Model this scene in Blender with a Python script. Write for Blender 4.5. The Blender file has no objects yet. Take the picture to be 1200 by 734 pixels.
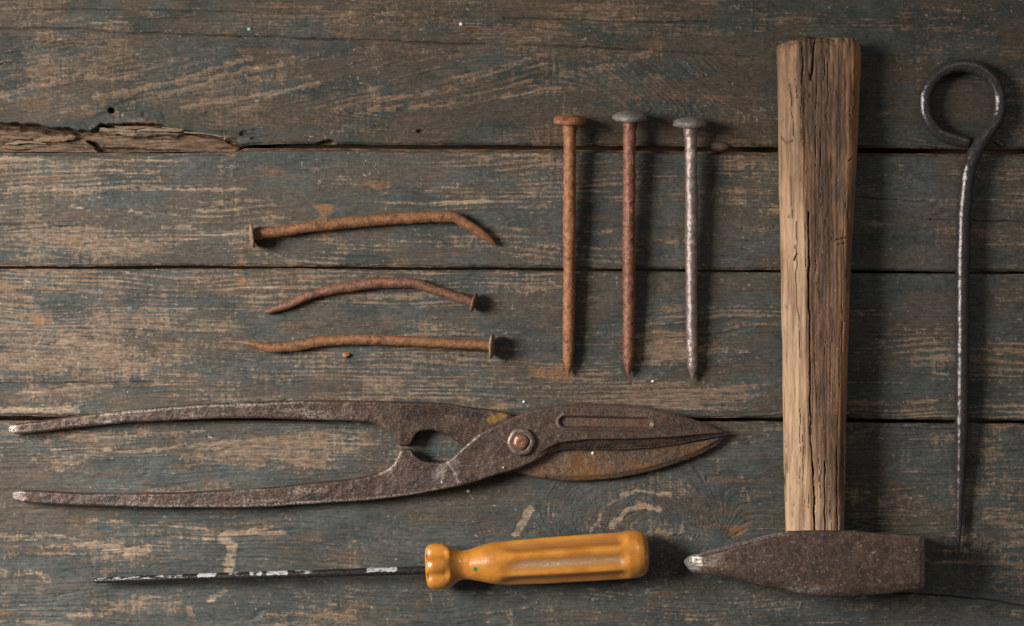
import bpy, math
import numpy as np

# ------------------------------------------------------------------ camera, world, lamps
S = 0.0004            # metres per photo pixel at the tabletop
D = 0.90              # camera height
DP = D / S
sc = bpy.context.scene
C = sc.collection
cam_d = bpy.data.cameras.new('camera')
cam_d.sensor_width = 36.0
cam_d.lens = 36.0 * D / (1200 * S)
cam_d.clip_start = 0.01
cam_d.clip_end = 20
cam = bpy.data.objects.new('camera', cam_d)
cam.location = (0, 0, D)
C.objects.link(cam)
sc.camera = cam

w = bpy.data.worlds.new('World')
sc.world = w
w.use_nodes = True
bg = w.node_tree.nodes['Background']
bg.inputs[0].default_value = (1.0, 0.95, 0.88, 1)
bg.inputs[1].default_value = 0.125

def area(name, loc, target, sx, sy, power, col, spread=180):
    l = bpy.data.lights.new(name, 'AREA')
    l.shape = 'RECTANGLE'; l.size = sx; l.size_y = sy
    l.energy = power; l.color = col; l.spread = math.radians(spread)
    o = bpy.data.objects.new(name, l)
    o.location = loc
    d = np.array(target, float) - np.array(loc, float)
    from mathutils import Vector
    o.rotation_euler = Vector(d).to_track_quat('-Z', 'Y').to_euler()
    C.objects.link(o)
    return o

area('window_light', (-0.94, 0.17, 0.70), (-0.20, -0.17, 0), 0.38, 0.46, 7.5, (1.0, 0.95, 0.885), 90)
area('soft_top_light', (0.45, 0.62, 0.85), (0.1, 0, 0), 0.3, 0.3, 0.9, (0.97, 0.97, 1.0))

sc.view_settings.view_transform = 'Standard'
sc.view_settings.look = 'None'
sc.view_settings.exposure = 0
sc.view_settings.gamma = 1

# ------------------------------------------------------------------ numpy noise
_rng = np.random.RandomState(7)
_T = _rng.rand(256, 256).astype(np.float32)
_T3 = _rng.rand(64, 64, 64).astype(np.float32)

def vn(x, y, seed=0):
    x = np.asarray(x, np.float32) + seed * 37.31 + 512; y = np.asarray(y, np.float32) + seed * 17.77 + 512
    xi = np.floor(x).astype(np.int32); yi = np.floor(y).astype(np.int32)
    fx = x - xi; fy = y - yi
    fx = fx * fx * (3 - 2 * fx); fy = fy * fy * (3 - 2 * fy)
    x0 = xi & 255; x1 = (xi + 1) & 255; y0 = yi & 255; y1 = (yi + 1) & 255
    a = _T[x0, y0] * (1 - fx) + _T[x1, y0] * fx
    b = _T[x0, y1] * (1 - fx) + _T[x1, y1] * fx
    return a * (1 - fy) + b * fy

def fbm(x, y, seed=0, oct=4, gain=0.5):
    r = 0; a = 1; t = 0
    for i in range(oct):
        r = r + a * vn(x * 2 ** i, y * 2 ** i, seed + i * 5.3); t += a; a *= gain
    return r / t

def vn3(x, y, z, seed=0):
    x = np.asarray(x, np.float32) + seed * 7.31 + 256; y = np.asarray(y, np.float32) + seed * 3.77 + 256
    z = np.asarray(z, np.float32) + seed * 5.11 + 256
    xi = np.floor(x).astype(int); yi = np.floor(y).astype(int); zi = np.floor(z).astype(int)
    fx, fy, fz = x - xi, y - yi, z - zi
    fx = fx * fx * (3 - 2 * fx); fy = fy * fy * (3 - 2 * fy); fz = fz * fz * (3 - 2 * fz)
    r = 0
    for i in (0, 1):
        for j in (0, 1):
            for k in (0, 1):
                wgt = (fx if i else 1 - fx) * (fy if j else 1 - fy) * (fz if k else 1 - fz)
                r = r + wgt * _T3[(xi + i) & 63, (yi + j) & 63, (zi + k) & 63]
    return r

def fbm3(x, y, z, seed=0, oct=3):
    r = 0; a = 1; t = 0
    for i in range(oct):
        r = r + a * vn3(x * 2 ** i, y * 2 ** i, z * 2 ** i, seed + i * 3.1); t += a; a *= 0.5
    return r / t

def ss(a, b, x):
    t = np.clip((x - a) / (b - a), 0, 1)
    return t * t * (3 - 2 * t)

def seg_dist(X, Y, pts):
    d = np.full(np.shape(X), 1e9, np.float32)
    for (x0, y0), (x1, y1) in zip(pts[:-1], pts[1:]):
        vx, vy = x1 - x0, y1 - y0
        t = np.clip(((X - x0) * vx + (Y - y0) * vy) / (vx * vx + vy * vy + 1e-9), 0, 1)
        d = np.minimum(d, np.hypot(X - x0 - t * vx, Y - y0 - t * vy))
    return d

def curve(pts, xs):
    """smooth (monotone-ish) interpolation of a traced outline"""
    p = np.array(pts, float)
    x, y = p[:, 0], p[:, 1]
    m = np.gradient(y, x)
    h = np.diff(x); s = np.diff(y) / h
    for i in range(1, len(x) - 1):
        m[i] = 0 if s[i - 1] * s[i] <= 0 else 2 * s[i - 1] * s[i] / (s[i - 1] + s[i])
    m[0], m[-1] = s[0], s[-1]
    xs = np.asarray(xs, float)
    i = np.clip(np.searchsorted(x, xs) - 1, 0, len(x) - 2)
    t = np.clip((xs - x[i]) / h[i], 0, 1)
    return ((2 * t ** 3 - 3 * t ** 2 + 1) * y[i] + (t ** 3 - 2 * t ** 2 + t) * h[i] * m[i]
            + (-2 * t ** 3 + 3 * t ** 2) * y[i + 1] + (t ** 3 - t ** 2) * h[i] * m[i + 1])

# ------------------------------------------------------------------ meshes and objects
def W(px, py, h, zref=0.0):
    """photo pixels (as seen at height zref px) -> metres"""
    k = (DP - zref) / DP
    return np.stack([(px - 600) * k * S, (367 - py) * k * S, h * S], -1)

def link(name, me, parent=None):
    o = bpy.data.objects.new(name, me)
    C.objects.link(o)
    if parent is not None:
        o.parent = parent
    return o

def tag(o, label=None, cat=None, group=None, kind=None):
    if label: o['label'] = label
    if cat: o['category'] = cat
    if group: o['group'] = group
    if kind: o['kind'] = kind
    return o

def empty(name, px, py, h=0):
    o = bpy.data.objects.new(name, None)
    p = W(px, py, h)
    o.location = p
    o.empty_display_size = 0.01
    C.objects.link(o)
    return o

def grid_mesh(name, P, mat, parent=None, wrap=False, attrs=None, flip=False):
    """P: (n, m, 3) metres.  wrap closes the second axis."""
    n, m, _ = P.shape
    me = bpy.data.meshes.new(name)
    off = np.array(parent.location) if parent is not None else np.zeros(3)
    V = (P - off).reshape(-1, 3).astype(np.float32)
    idx = np.arange(n * m).reshape(n, m)
    if wrap:
        idx2 = np.concatenate([idx, idx[:, :1]], 1)
    else:
        idx2 = idx
    a, b, c, d = idx2[:-1, :-1], idx2[1:, :-1], idx2[1:, 1:], idx2[:-1, 1:]
    F = np.stack([a, b, c, d] if not flip else [a, d, c, b], -1).reshape(-1, 4)
    me.vertices.add(len(V)); me.vertices.foreach_set('co', V.ravel())
    me.loops.add(F.size); me.loops.foreach_set('vertex_index', F.ravel().astype(np.int32))
    me.polygons.add(len(F))
    me.polygons.foreach_set('loop_start', np.arange(0, F.size, 4, dtype=np.int32))
    me.polygons.foreach_set('use_smooth', np.ones(len(F), bool))
    me.update(calc_edges=True)
    me.materials.append(mat)
    for k, v in (attrs or {}).items():
        at = me.attributes.new(k, 'FLOAT', 'POINT')
        at.data.foreach_set('value', np.broadcast_to(v, (n, m)).astype(np.float32).ravel())
    return link(name, me, parent)

# ------------------------------------------------------------------ materials
class N:
    """tiny helper round a node tree"""
    def __init__(s, name):
        s.m = bpy.data.materials.new(name); s.m.use_nodes = True
        s.t = s.m.node_tree; s.b = s.t.nodes['Principled BSDF']
        s.tc = s.t.nodes.new('ShaderNodeTexCoord')
    def l(s, a, b): s.t.links.new(a, b)
    def noise(s, scale, detail=4, rough=0.55, vec=None, stretch=None, dist=0):
        n = s.t.nodes.new('ShaderNodeTexNoise')
        n.inputs['Scale'].default_value = scale; n.inputs['Detail'].default_value = detail
        n.inputs['Roughness'].default_value = rough; n.inputs['Distortion'].default_value = dist
        src = vec or s.tc.outputs['Object']
        if stretch:
            mp = s.t.nodes.new('ShaderNodeMapping'); mp.inputs['Scale'].default_value = stretch
            s.l(src, mp.inputs[0]); src = mp.outputs[0]
        s.l(src, n.inputs['Vector'])
        return n.outputs['Fac']
    def ramp(s, f, a, b, va=0.0, vb=1.0):
        n = s.t.nodes.new('ShaderNodeMapRange'); n.interpolation_type = 'SMOOTHSTEP'
        n.inputs[1].default_value = a; n.inputs[2].default_value = b
        n.inputs[3].default_value = va; n.inputs[4].default_value = vb
        s.l(f, n.inputs[0]); return n.outputs[0]
    def attr(s, name):
        n = s.t.nodes.new('ShaderNodeAttribute'); n.attribute_name = name; return n.outputs['Fac']
    def val(s, x, sock):
        if isinstance(x, (int, float)): sock.default_value = x
        elif isinstance(x, tuple): sock.default_value = (*x, 1) if len(x) == 3 else x
        else: s.l(x, sock)
    def mix(s, f, a, b):
        n = s.t.nodes.new('ShaderNodeMix'); n.data_type = 'RGBA'
        s.val(f, n.inputs[0]); s.val(a, n.inputs[6]); s.val(b, n.inputs[7]); return n.outputs[2]
    def math(s, op, a, b=0.0):
        n = s.t.nodes.new('ShaderNodeMath'); n.operation = op
        s.val(a, n.inputs[0]); s.val(b, n.inputs[1]); return n.outputs[0]
    def bump(s, h, strength=0.3, dist=0.0004):
        n = s.t.nodes.new('ShaderNodeBump'); n.inputs['Strength'].default_value = strength
        n.inputs['Distance'].default_value = dist; s.l(h, n.inputs['Height']); s.l(n.outputs[0], s.b.inputs['Normal'])
    def out(s, col, rough=0.6, metal=0.0, spec=0.5):
        s.val(col, s.b.inputs['Base Color']); s.val(rough, s.b.inputs['Roughness'])
        s.val(metal, s.b.inputs['Metallic']); s.b.inputs['Specular IOR Level'].default_value = spec
        return s.m

def srgb(r, g, b):
    return tuple(((c / 255) / 12.92 if c < 11 else ((c / 255 + 0.055) / 1.055) ** 2.4) for c in (r, g, b))

def plank_material(name, paint, paint2, dull, tan_a=(0.125, 0.085, 0.057), tan_b=(0.215, 0.156, 0.110), pale_c=(0.35, 0.27, 0.195), brown_c=(0.135, 0.082, 0.053)):
    n = N(name)
    f1 = n.noise(900, 3, 0.6, stretch=(0.18, 1, 1))
    f2 = n.noise(70, 4, 0.6, stretch=(0.5, 1, 1))
    f3 = n.noise(2200, 2, 0.5, stretch=(0.35, 1, 1))
    f4 = n.noise(620, 8, 0.72); f5 = n.noise(1100, 3, 0.6, stretch=(1, 0.07, 1)); f6 = n.noise(1500, 5, 0.7, stretch=(0.12, 1, 1))
    p = n.mix(n.ramp(f2, 0.35, 0.65), paint, paint2)
    p = n.mix(n.ramp(n.attr('tone'), 0, 1, 0, 1), p, dull)
    wood = n.mix(n.ramp(f1, 0.3, 0.7), tan_a, tan_b)
    wood = n.mix(n.attr('pale'), wood, pale_c)
    wood = n.mix(n.ramp(f2, 0.5, 0.75, 0, 0.7), wood, brown_c)
    wear = n.math('ADD', n.attr('wear'), n.math('MULTIPLY', n.math('SUBTRACT', f3, 0.5), 0.9))
    wear = n.math('ADD', wear, n.math('MULTIPLY', n.math('SUBTRACT', f4, 0.5), 1.1))
    wear = n.math('ADD', wear, n.math('MULTIPLY', n.math('SUBTRACT', f5, 0.5), 0.7))
    wear = n.math('ADD', wear, n.math('MULTIPLY', n.math('SUBTRACT', f6, 0.5), 1.0))
    c = n.mix(n.ramp(wear, 0.25, 0.92), p, wood)
    c = n.mix(n.attr('raw'), c, n.mix(n.ramp(f1, 0.35, 0.65), (0.050, 0.029, 0.017), (0.155, 0.094, 0.054)))
    c = n.mix(n.attr('rust'), c, (0.27, 0.125, 0.050))
    c = n.mix(n.attr('fleck'), c, (0.34, 0.30, 0.25))
    c = n.mix(n.attr('grime'), c, (0.022, 0.018, 0.015))
    mv = n.t.nodes.new('ShaderNodeMix'); mv.data_type = 'RGBA'; mv.blend_type = 'MULTIPLY'; mv.inputs[0].default_value = 1
    n.l(c, mv.inputs[6]); vv = n.math('ADD', n.ramp(f4, 0.30, 0.70, 0.68, 1.22), n.ramp(f6, 0.3, 0.7, -0.22, 0.22)); n.l(vv, mv.inputs[7]); c = mv.outputs[2]
    n.bump(n.math('ADD', f1, n.math('ADD', f6, f4)), 0.45, 0.0003)
    return n.out(c, n.ramp(f2, 0.3, 0.7, 0.62, 0.78), 0, 0.3)

M_plank = plank_material('weathered_paint', (0.069, 0.074, 0.069), (0.043, 0.048, 0.045), (0.074, 0.061, 0.046))
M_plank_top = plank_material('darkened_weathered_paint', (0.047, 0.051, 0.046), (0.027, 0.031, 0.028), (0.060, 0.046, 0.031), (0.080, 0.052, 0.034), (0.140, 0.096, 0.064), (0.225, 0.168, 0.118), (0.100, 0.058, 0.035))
def mat_metal(name, c1, c2, c3, rust, rust_thr=(0.5, 0.62), rough=(0.35, 0.6), metal=0.6, sc_=1.0, speck=None, speck_thr=(0.66, 0.74), bump=0.4):
    n = N(name)
    a = n.noise(260 * sc_, 5, 0.65); b = n.noise(900 * sc_, 4, 0.6); d = n.noise(120 * sc_, 4, 0.6, dist=0.6)
    c = n.mix(n.ramp(a, 0.35, 0.6), c1, c2)
    c = n.mix(n.ramp(b, 0.5, 0.72), c, c3)
    r = n.ramp(n.math('ADD', n.math('MULTIPLY', d, 0.6), n.math('MULTIPLY', b, 0.4)), *rust_thr)
    c = n.mix(r, c, rust)
    if speck:
        c = n.mix(n.ramp(n.noise(1100 * sc_, 3, 0.5), *speck_thr), c, speck)
    met = n.math('MULTIPLY', n.math('SUBTRACT', 1.0, r), metal)
    n.bump(n.math('ADD', n.math('MULTIPLY', a, 1.0), n.math('MULTIPLY', b, 0.6)), bump, 0.0006)
    n.last = c
    return n.out(c, n.ramp(b, 0.3, 0.7, *rough), met, 0.4)

# ------------------------------------------------------------------ tabletop of planks (structure)
def axis(a, b, step, ext, n_ext=28):
    core = np.arange(a, b + step, step)
    t = np.linspace(0, 1, n_ext + 1)[1:] ** 1.6
    return np.concatenate([(a - ext * t)[::-1], core, b + 1 + ext * t])

XS = axis(-20, 1220, 1.15, 420)

STROKES = [  # hand-placed worn grain lines: points, half width, strength
    ([(110,115),(167,103),(207,95),(253,80),(293,67)], 3.0, .55), ([(187,112),(217,105),(263,88),(290,82),(330,76)], 2.0, .6),
    ([(213,128),(247,119),(303,112),(350,104),(372,100)], 3.2, .6), ([(0,112),(40,101),(90,88)], 3, .45),
    ([(433,118),(483,112),(533,105)], 2.6, .5), ([(527,118),(587,103),(620,94)], 2.4, .5),
    ([(433,128),(500,125),(560,119),(613,110),(655,102)], 2.4, .5), ([(433,105),(473,88),(513,78)], 3, .45),
    ([(523,93),(580,84),(617,68),(650,62)], 3, .4), ([(660,85),(720,78),(760,62)], 4, .4), ([(100,92),(150,90),(200,70)], 3, .35),
    ([(80,245),(130,247),(180,252)], 2, .6), ([(188,267),(220,267),(240,275),(290,273)], 3, .6), ([(0,187),(110,189),(200,188)], 1.4, .6),
    ([(10,222),(150,221),(290,224)], 1.6, .5), ([(120,200),(150,203),(185,202)], 1.6, .5), ([(230,245),(300,246)], 2, .5), ([(440,238),(600,236)], 1.6, .4),
    ([(60,402),(140,405)], 1.5, .6), ([(130,362),(250,364)], 1.4, .4), ([(0,480),(90,481)], 3, .6),
    ([(262,632),(272,640),(268,668)], 6.5, .9), ([(262,628),(290,623),(332,625)], 3, .6), ([(268,690),(245,702)], 3.5, .6),
    ([(0,630),(60,628),(100,637),(137,641)], 4, .55), ([(100,611),(170,613),(240,618)], 2.4, .55), ([(150,648),(172,643)], 5, .6),
    ([(0,672),(40,668),(55,680)], 4, .5), ([(80,722),(130,718)], 4, .5), ([(222,715),(228,734)], 4, .5),
    ([(697,614),(718,588),(745,574),(784,581)], 2.2, .6), ([(716,617),(732,598),(755,592),(772,598)], 3.0, .85), ([(745,630),(765,622),(782,628)], 3, .4),
    ([(640,572),(642,598)], 2.5, .3), ([(668,572),(664,600)], 2.0, .35), ([(688,572),(680,600)], 2.0, .35), ([(655,596),(645,612)], 2, .3),
    ([(575,690),(570,734)], 4, .35), ([(595,690),(598,734)], 3.5, .4), ([(626,690),(627,720)], 2.5, .35), ([(648,690),(644,725)], 2.5, .3), ([(693,690),(700,725)], 4, .35),
    ([(620,598),(612,612),(604,626)], 5, .95), ([(868,560),(875,585)], 5, .5), ([(1003,570),(1000,590)], 3, .4),
    ([(1130,180),(1200,186)], 2, .3), ([(1022,205),(1028,290)], 5, .25), ([(45,510),(130,512),(240,505)], 1.6, .4), ([(60,530),(150,530),(260,518)], 1.6, .4),
]
BLOBS = [  # x, y, rx, ry, amount of extra wear
    (60,60,90,45,.16), (620,40,75,16,.30), (705,14,45,12,.25), (785,38,50,14,.25), (450,32,60,30,.18), (300,20,120,20,.10),
    (90,283,95,22,.30), (60,250,60,30,.12), (140,290,60,16,.22), (700,240,200,40,-.02), (870,200,30,25,.12),
    (60,375,150,60,.20), (110,440,150,40,.18), (270,425,80,22,.12), (200,350,110,22,-.20), (400,440,80,30,.10),
    (780,408,34,22,.50), (800,462,70,18,.44), (540,470,120,12,.14), (1060,400,60,60,.08), (1180,420,50,60,.16),
    (290,530,130,22,.55), (380,515,80,12,.30), (62,546,30,9,.40), (60,500,60,14,.2), (230,575,150,10,.22),
    (300,620,500,90,-.16), (100,640,120,30,.10), (20,700,60,30,.08), (160,705,60,10,.15), (1070,590,55,35,.22), (1170,610,50,90,.20), (860,640,60,40,-.15),
    (1080,90,110,60,-.02), (870,90,70,60,-.08), (330,400,60,20,-.12), (560,360,60,60,-.10), (320,700,200,30,.02), (600,560,80,10,.2),
]
RUST = [(378,245,11,6,.65), (379,268,10,13,.55), (283,303,5,8,.6), (284,330,6,7,.7), (47,376,10,7,.7), (650,438,26,10,.55), (530,504,1,1,0),
        (866,621,14,8,.55), (430,215,16,4,.3), (320,200,20,5,.35), (60,42,22,10,.2), (8,338,20,6,.35), (345,405,1,1,0), (857,563,40,4,.22), (600,5,40,6,.15), (445,217,10,5,.35)]

def hairlines(xs, ys, seed, count, y0, y1):
    """light fibre scratches rasterised on the plank's own grid (xs uneven, ys rows)"""
    rg = np.random.RandomState(seed)
    A = np.zeros((len(xs), len(ys)), np.float32)
    for _ in range(count):
        x = rg.uniform(-15, 1215); y = rg.uniform(y0, y1)
        a = rg.choice([rg.normal(0, .25), rg.uniform(0, 6.28)], p=[.45, .55])
        L = rg.uniform(3, 15) * (1.6 if rg.rand() < .15 else 1); k = rg.normal(0, .16); n = int(L * 2) + 2
        s = rg.uniform(.18, .75) * rg.choice([1, .6])
        for i in range(n):
            ix = np.searchsorted(xs, x); iy = int((y - ys[0]) / (ys[1] - ys[0]))
            if 0 < ix < len(xs) and 0 <= iy < len(ys):
                A[ix, iy] = max(A[ix, iy], s * min(1, (n - i) / n * 1.6))
            x += .5 * math.cos(a); y += .5 * math.sin(a); a += k * .5
    if y0 > 450:      # short upright fibres raised round the knot
        for _ in range(900):
            x = rg.normal(840, 55); y = rg.normal(675, 32); a = 1.57 + rg.normal(0, .35); s = rg.uniform(.2, .6)
            for i in range(int(rg.uniform(4, 16))):
                ix = np.searchsorted(xs, x); iy = int((y - ys[0]) / (ys[1] - ys[0]))
                if 0 < ix < len(xs) and 0 <= iy < len(ys): A[ix, iy] = max(A[ix, iy], s)
                x += .6 * math.cos(a); y += .6 * math.sin(a); a += .03
    return A

def make_plank(up, lo, seed, cracks=(), broken=False, detail=True, knot=False, name='plank', mat=None, tone_amt=0.0, fine=True):
    xs = XS if detail else np.linspace(-440, 1640, 500)
    yu = curve(up, xs); yl = curve(lo, xs)
    yu = yu + (vn(xs / 9, 0 * xs, seed) - .5) * .7 + (vn(xs / 60, 0 * xs, seed + 1) - .5) * 1.2
    yl = yl + (vn(xs / 9, 0 * xs, seed + 2) - .5) * .7 + (vn(xs / 60, 0 * xs, seed + 3) - .5) * 1.2
    rows = int((np.mean(yl) - np.mean(yu)) / (0.85 if detail else 2.5))
    t = np.linspace(0, 1, rows)
    X = np.repeat(xs[:, None], rows, 1); Y = yu[:, None] + (yl - yu)[:, None] * t[None]
    # grain coordinate
    V = Y + (fbm(X / 330, Y / 70, seed, 3) - .5) * 46 + (fbm(X / 90, Y / 25, seed + 9, 2) - .5) * 5
    if seed == 1:
        V = V + 0.22 * X * ss(30, 70, Y) * (1 - ss(125, 165, Y)) * (1 - ss(640, 900, X))
    Xg = X
    if knot:
        R = np.hypot((X - 768) * 0.85, Y - 655) * 1.0 + (fbm(X / 30, Y / 30, 3) - .5) * 14
        wk = np.exp(-(((X - 745) / 75) ** 2 + ((Y - 610) / 48) ** 2) ** 1.5)
        V = V * (1 - wk) + R * wk * 1.3
        ang = np.arctan2(Y - 655, X - 768) * 60
        Xg = X * (1 - wk) + ang * wk
    ring = .5 + .5 * np.sin(2 * np.pi * (V / 6.3 + 1.3 * vn(Xg / 260, V / 14, seed + 4)))
    ring *= ss(.25, .7, fbm(X / 140, Y / 22, seed + 40, 2))
    g1 = vn(Xg / 55, V / 1.5, seed + 11); g2 = vn(Xg / 36, V / 3.6, seed + 12); g3 = vn(Xg / 150, V / 9, seed + 13)
    g4 = vn(Xg / 14, V / 1.6, seed + 16)
    pt = fbm(X / 95, Y / 26, seed + 14, 4); sp = fbm(X / 11, Y / 6, seed + 15, 3)
    vert = vn(X / 2.6, Y / 45, seed + 21) * ss(.45, .7, vn(X / 60, Y / 60, seed + 22))
    B = np.zeros_like(X)
    for bx, by, rx, ry, a in BLOBS:
        if by + 3 * ry > yu.min() and by - 3 * ry < yl.max():
            B = B + a * np.exp(-(((X - bx) / rx) ** 2 + ((Y - by) / ry) ** 2))
    mid = fbm(X / 30, Y / 13, seed + 81, 3); crs = vn(X / 1.8, Y / 30, seed + 82)
    wear = .80 * (pt - .5) + .75 * (mid - .5) + (.40 + .3 * (seed in (2, 3))) * (ring - .4) + .30 * (g1 - .5) + .38 * (g2 - .5) + .22 * (g3 - .5) + .28 * (g4 - .5) + .55 * (sp - .5) + .42 * (vert - .2) + .14 * (crs - .5) + B * 1.75 + {1: .24, 2: .25, 3: .30, 4: .20}.get(seed, .3)
    pale = np.zeros_like(X)
    for pts, wd, a in STROKES:
        ys_ = [p[1] for p in pts]
        if max(ys_) + 10 < yu.min() or min(ys_) - 10 > yl.max(): continue
        dd = seg_dist(X, Y + (sp - .5) * 7, pts)
        f = (1 - ss(wd * .5, wd * 1.35 + 1, dd + (g4 - .5) * 2.2))
        wear = wear + f * a * 1.05
        pale = np.maximum(pale, f * a * .55)
    # unpainted, worn arrises
    eU = Y - yu[:, None]; eL = yl[:, None] - Y
    eN = fbm(X / 22, Y / 5, seed + 30, 3)
    wear = wear + .35 * (1 - ss(0, 5, np.minimum(eU, eL) + (eN - .5) * 8))
    rust = np.zeros_like(X)
    for bx, by, rx, ry, a in RUST:
        if by + 3 * ry > yu.min() and by - 3 * ry < yl.max():
            q = np.hypot((X - bx) / rx, (Y - by) / ry) + (sp - .5) * 1.4 + (g2 - .5) * .6
            rust = np.maximum(rust, a * (1 - ss(.35, 1.25, q)))
    rust = np.maximum(rust, .16 * ss(.62, .86, fbm(X / 40, Y / 9, seed + 50, 3) + (g2 - .5) * .2) * (X < 900))
    # heights (px)
    Z = .50 * (ring - .5) + .55 * (g1 - .5) + .6 * (g2 - .5) + 1.6 * (fbm(X / 260, Y / 60, seed + 17, 2) - .5) + .35 * (g4 - .5)
    Z = Z - .45 * ss(.45, .6, wear) + .5 * (sp - .5)
    dents = ss(.74, .86, vn(X / 9, Y / 4, seed + 18)); Z = Z - dents * .3
    # checks along the grain: dark narrow grooves only where deep
    grime = np.zeros_like(X)
    chk = (1 - ss(.0, .05, np.abs(vn(Xg / 120, V / 4.0, seed + 19) - .5))) * ss(.62, .74, vn(X / 60, Y / 8, seed + 20))
    Z = Z - chk * 1.2; 
    for pts, wd, dp in cracks:
        dd = seg_dist(X, Y + (vn(X / 14, 0 * X, seed + 33) - .5) * 2.2, pts)
        cw = wd * (.55 + .9 * vn(X / 18, 0 * X, seed + 34))
        ck = 1 - ss(0, 1.0, dd / (cw + .75)); Z = Z - dp * ck; grime = np.maximum(grime, .85 * ck * ss(.2, .5, vn(X / 40, 0 * X, seed + 36)))
        wear = wear + .22 * (1 - ss(cw, cw + 3.5, dd)) * (vn(X / 20, Y / 4, seed + 35) - .3) * 2
    raw = np.zeros_like(X)
    # rounded arrises
    e = np.minimum(eU + (eN - .5) * 2, eL + (eN - .5) * 2)
    Z = Z - 3.2 * (1 - ss(-.5, 4.0, e)) ** 1.5
    if broken:
        # torn lower arris of the top plank (x < 280): the painted face stops at yb and the torn wood lies deeper
        yb = np.interp(xs, [-440,0,35,62,82,105,113,118,150,170,190,196,215,245,262,266,284,300,360,378,386,392,396,500,1700],
                       [140,143,146,149,151,153,150,146,144.5,144,145,150,153,157,159,164,171,171,170.5,166,163,164,172,400,400])
        yb = yb + (vn(xs / 9, 0 * xs, 71) - .5) * 3.0 + (vn(xs / 3.4, 0 * xs, 72) - .5) * .8
        q = Y - yb[:, None]
        onr = ss(-.8, 1.6, q) * (1 - ss(385, 398, xs[:, None]))
        torn = 8.5 + 4.5 * fbm(X / 60, Y / 5, 73, 3) + 2.0 * (vn(X / 25, Y / 2.2, 74) - .5) + 9 * (1 - ss(4, 10, q)) * (1 - ss(85, 110, X)) + 6 * (1 - ss(1.5, 5, q))
        torn = np.where(X > 285, 12.0, torn)
        Z = Z * (1 - onr) - torn * onr
        raw = onr * (.9)
        # ragged ridge lying along 115..212, y 147..160
        q1 = (1 - ss(2.5, 6.0, seg_dist(X, Y + (sp - .5) * 8, [(118,152),(150,156),(175,157),(214,153)])))
        Z = Z + q1 * (5 + 3.0 * vn(X / 9, Y / 2.0, 75)) * onr
        pale = np.maximum(pale, q1 * vn(X / 10, Y / 2.2, 76) * .9)
        wear = wear + .3 * q1
        # deep split 100..195 at y ~ 166..176
        dd = seg_dist(X, Y, [(100,165),(108,168),(115,174.5),(150,174),(197,176)])
        wid = np.interp(X, [98,112,120,160,198], [.8,3.4,2.6,1.6,.5])
        Z = Z - 12 * (1 - ss(.5, 1.25, dd / wid))
        raw = raw * (1 - .55 * q1)
        # soft pits where the paint face is bruised near (275..300, 155..165)
        pit = ss(.62, .78, vn(X / 13, Y / 2.6, 77)) * np.exp(-(((X - 285) / 28) ** 2 + ((Y - 160) / 9) ** 2) * 1.2)
        Z = Z - pit * 4.0
        hole = 1 - ss(2.6, 3.8, np.hypot(X - 130.5, Y - 129.5) + (sp - .5))
        Z = Z - hole * 14
        hole = 1 - ss(1.2, 2.4, np.hypot((X - 492) / 2.4, Y - 154) + (sp - .5) * 2)
        Z = Z - hole * 5
    if seed == 2:      # bare upper bevel of the second plank
        q = 1 - ss(3.0, 4.5, eU + (eN - .5) * 1.5)
        Z = Z - 5 * q; raw = np.maximum(raw, q * .95 * (xs[:, None] > 270))
        hole = 1 - ss(.6, 1.6, np.hypot((X - 120) / 1.0, (Y - 262)))
    # fibre scratches
    if detail:
        ysr = np.linspace(yu.mean(), yl.mean(), rows)
        A = hairlines(xs, ysr, seed * 7 + 1, int(rows * 5.0), yu.mean(), yl.mean())
        A2 = (A + .5 * (np.roll(A, 1, 1) + np.roll(A, -1, 1)) * .6 + .3 * (np.roll(A, 1, 0) + np.roll(A, -1, 0)) * .6)
        wear = wear + np.clip(A2, 0, 1) * .42
        pale = np.maximum(pale, np.clip(A2, 0, 1) * .42)
        Z = Z + np.clip(A2, 0, 1) * .25
    fl = ss(.91, .97, vn(X / 2.4, Y / 1.9, seed + 61)) * ss(.5, .75, vn(X / 40, Y / 30, seed + 62)) * .75
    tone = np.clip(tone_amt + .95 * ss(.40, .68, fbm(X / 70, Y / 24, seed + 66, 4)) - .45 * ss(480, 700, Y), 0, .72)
    pale = np.clip(pale + .55 * ss(.72, .9, g1) * ss(.5, .7, vn(X / 70, Y / 20, seed + 67)), 0, 1)
    raw = np.clip(raw, 0, 1)
    # wrap the edges down
    def col(a, i): return a[:, i:i + 1]
    downU = [(-.15, -6), (-.4, -22), (-.4, -44)]
    Yx = [col(Y, 0) + d for d, _ in downU[::-1]] + [Y] + [col(Y, -1) - d for d, _ in downU]
    Zx = [col(Z, 0) * 0 - 3 + z for _, z in downU[::-1]] + [Z] + [col(Z, -1) * (0 if not broken else 1) - 3 + z for _, z in downU]
    Yx = np.concatenate(Yx, 1); Zx = np.concatenate(Zx, 1)
    Xx = np.repeat(xs[:, None], Yx.shape[1], 1)
    def pad(a): return np.concatenate([col(a, 0)] * 3 + [a] + [col(a, -1)] * 3, 1)
    P = W(Xx, Yx, Zx)
    return grid_mesh(name, P, mat or M_plank, TT, attrs=dict(wear=pad(wear), pale=pad(pale), rust=pad(rust), raw=pad(raw), fleck=pad(fl), grime=pad(grime), tone=pad(tone)), flip=True)

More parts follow.
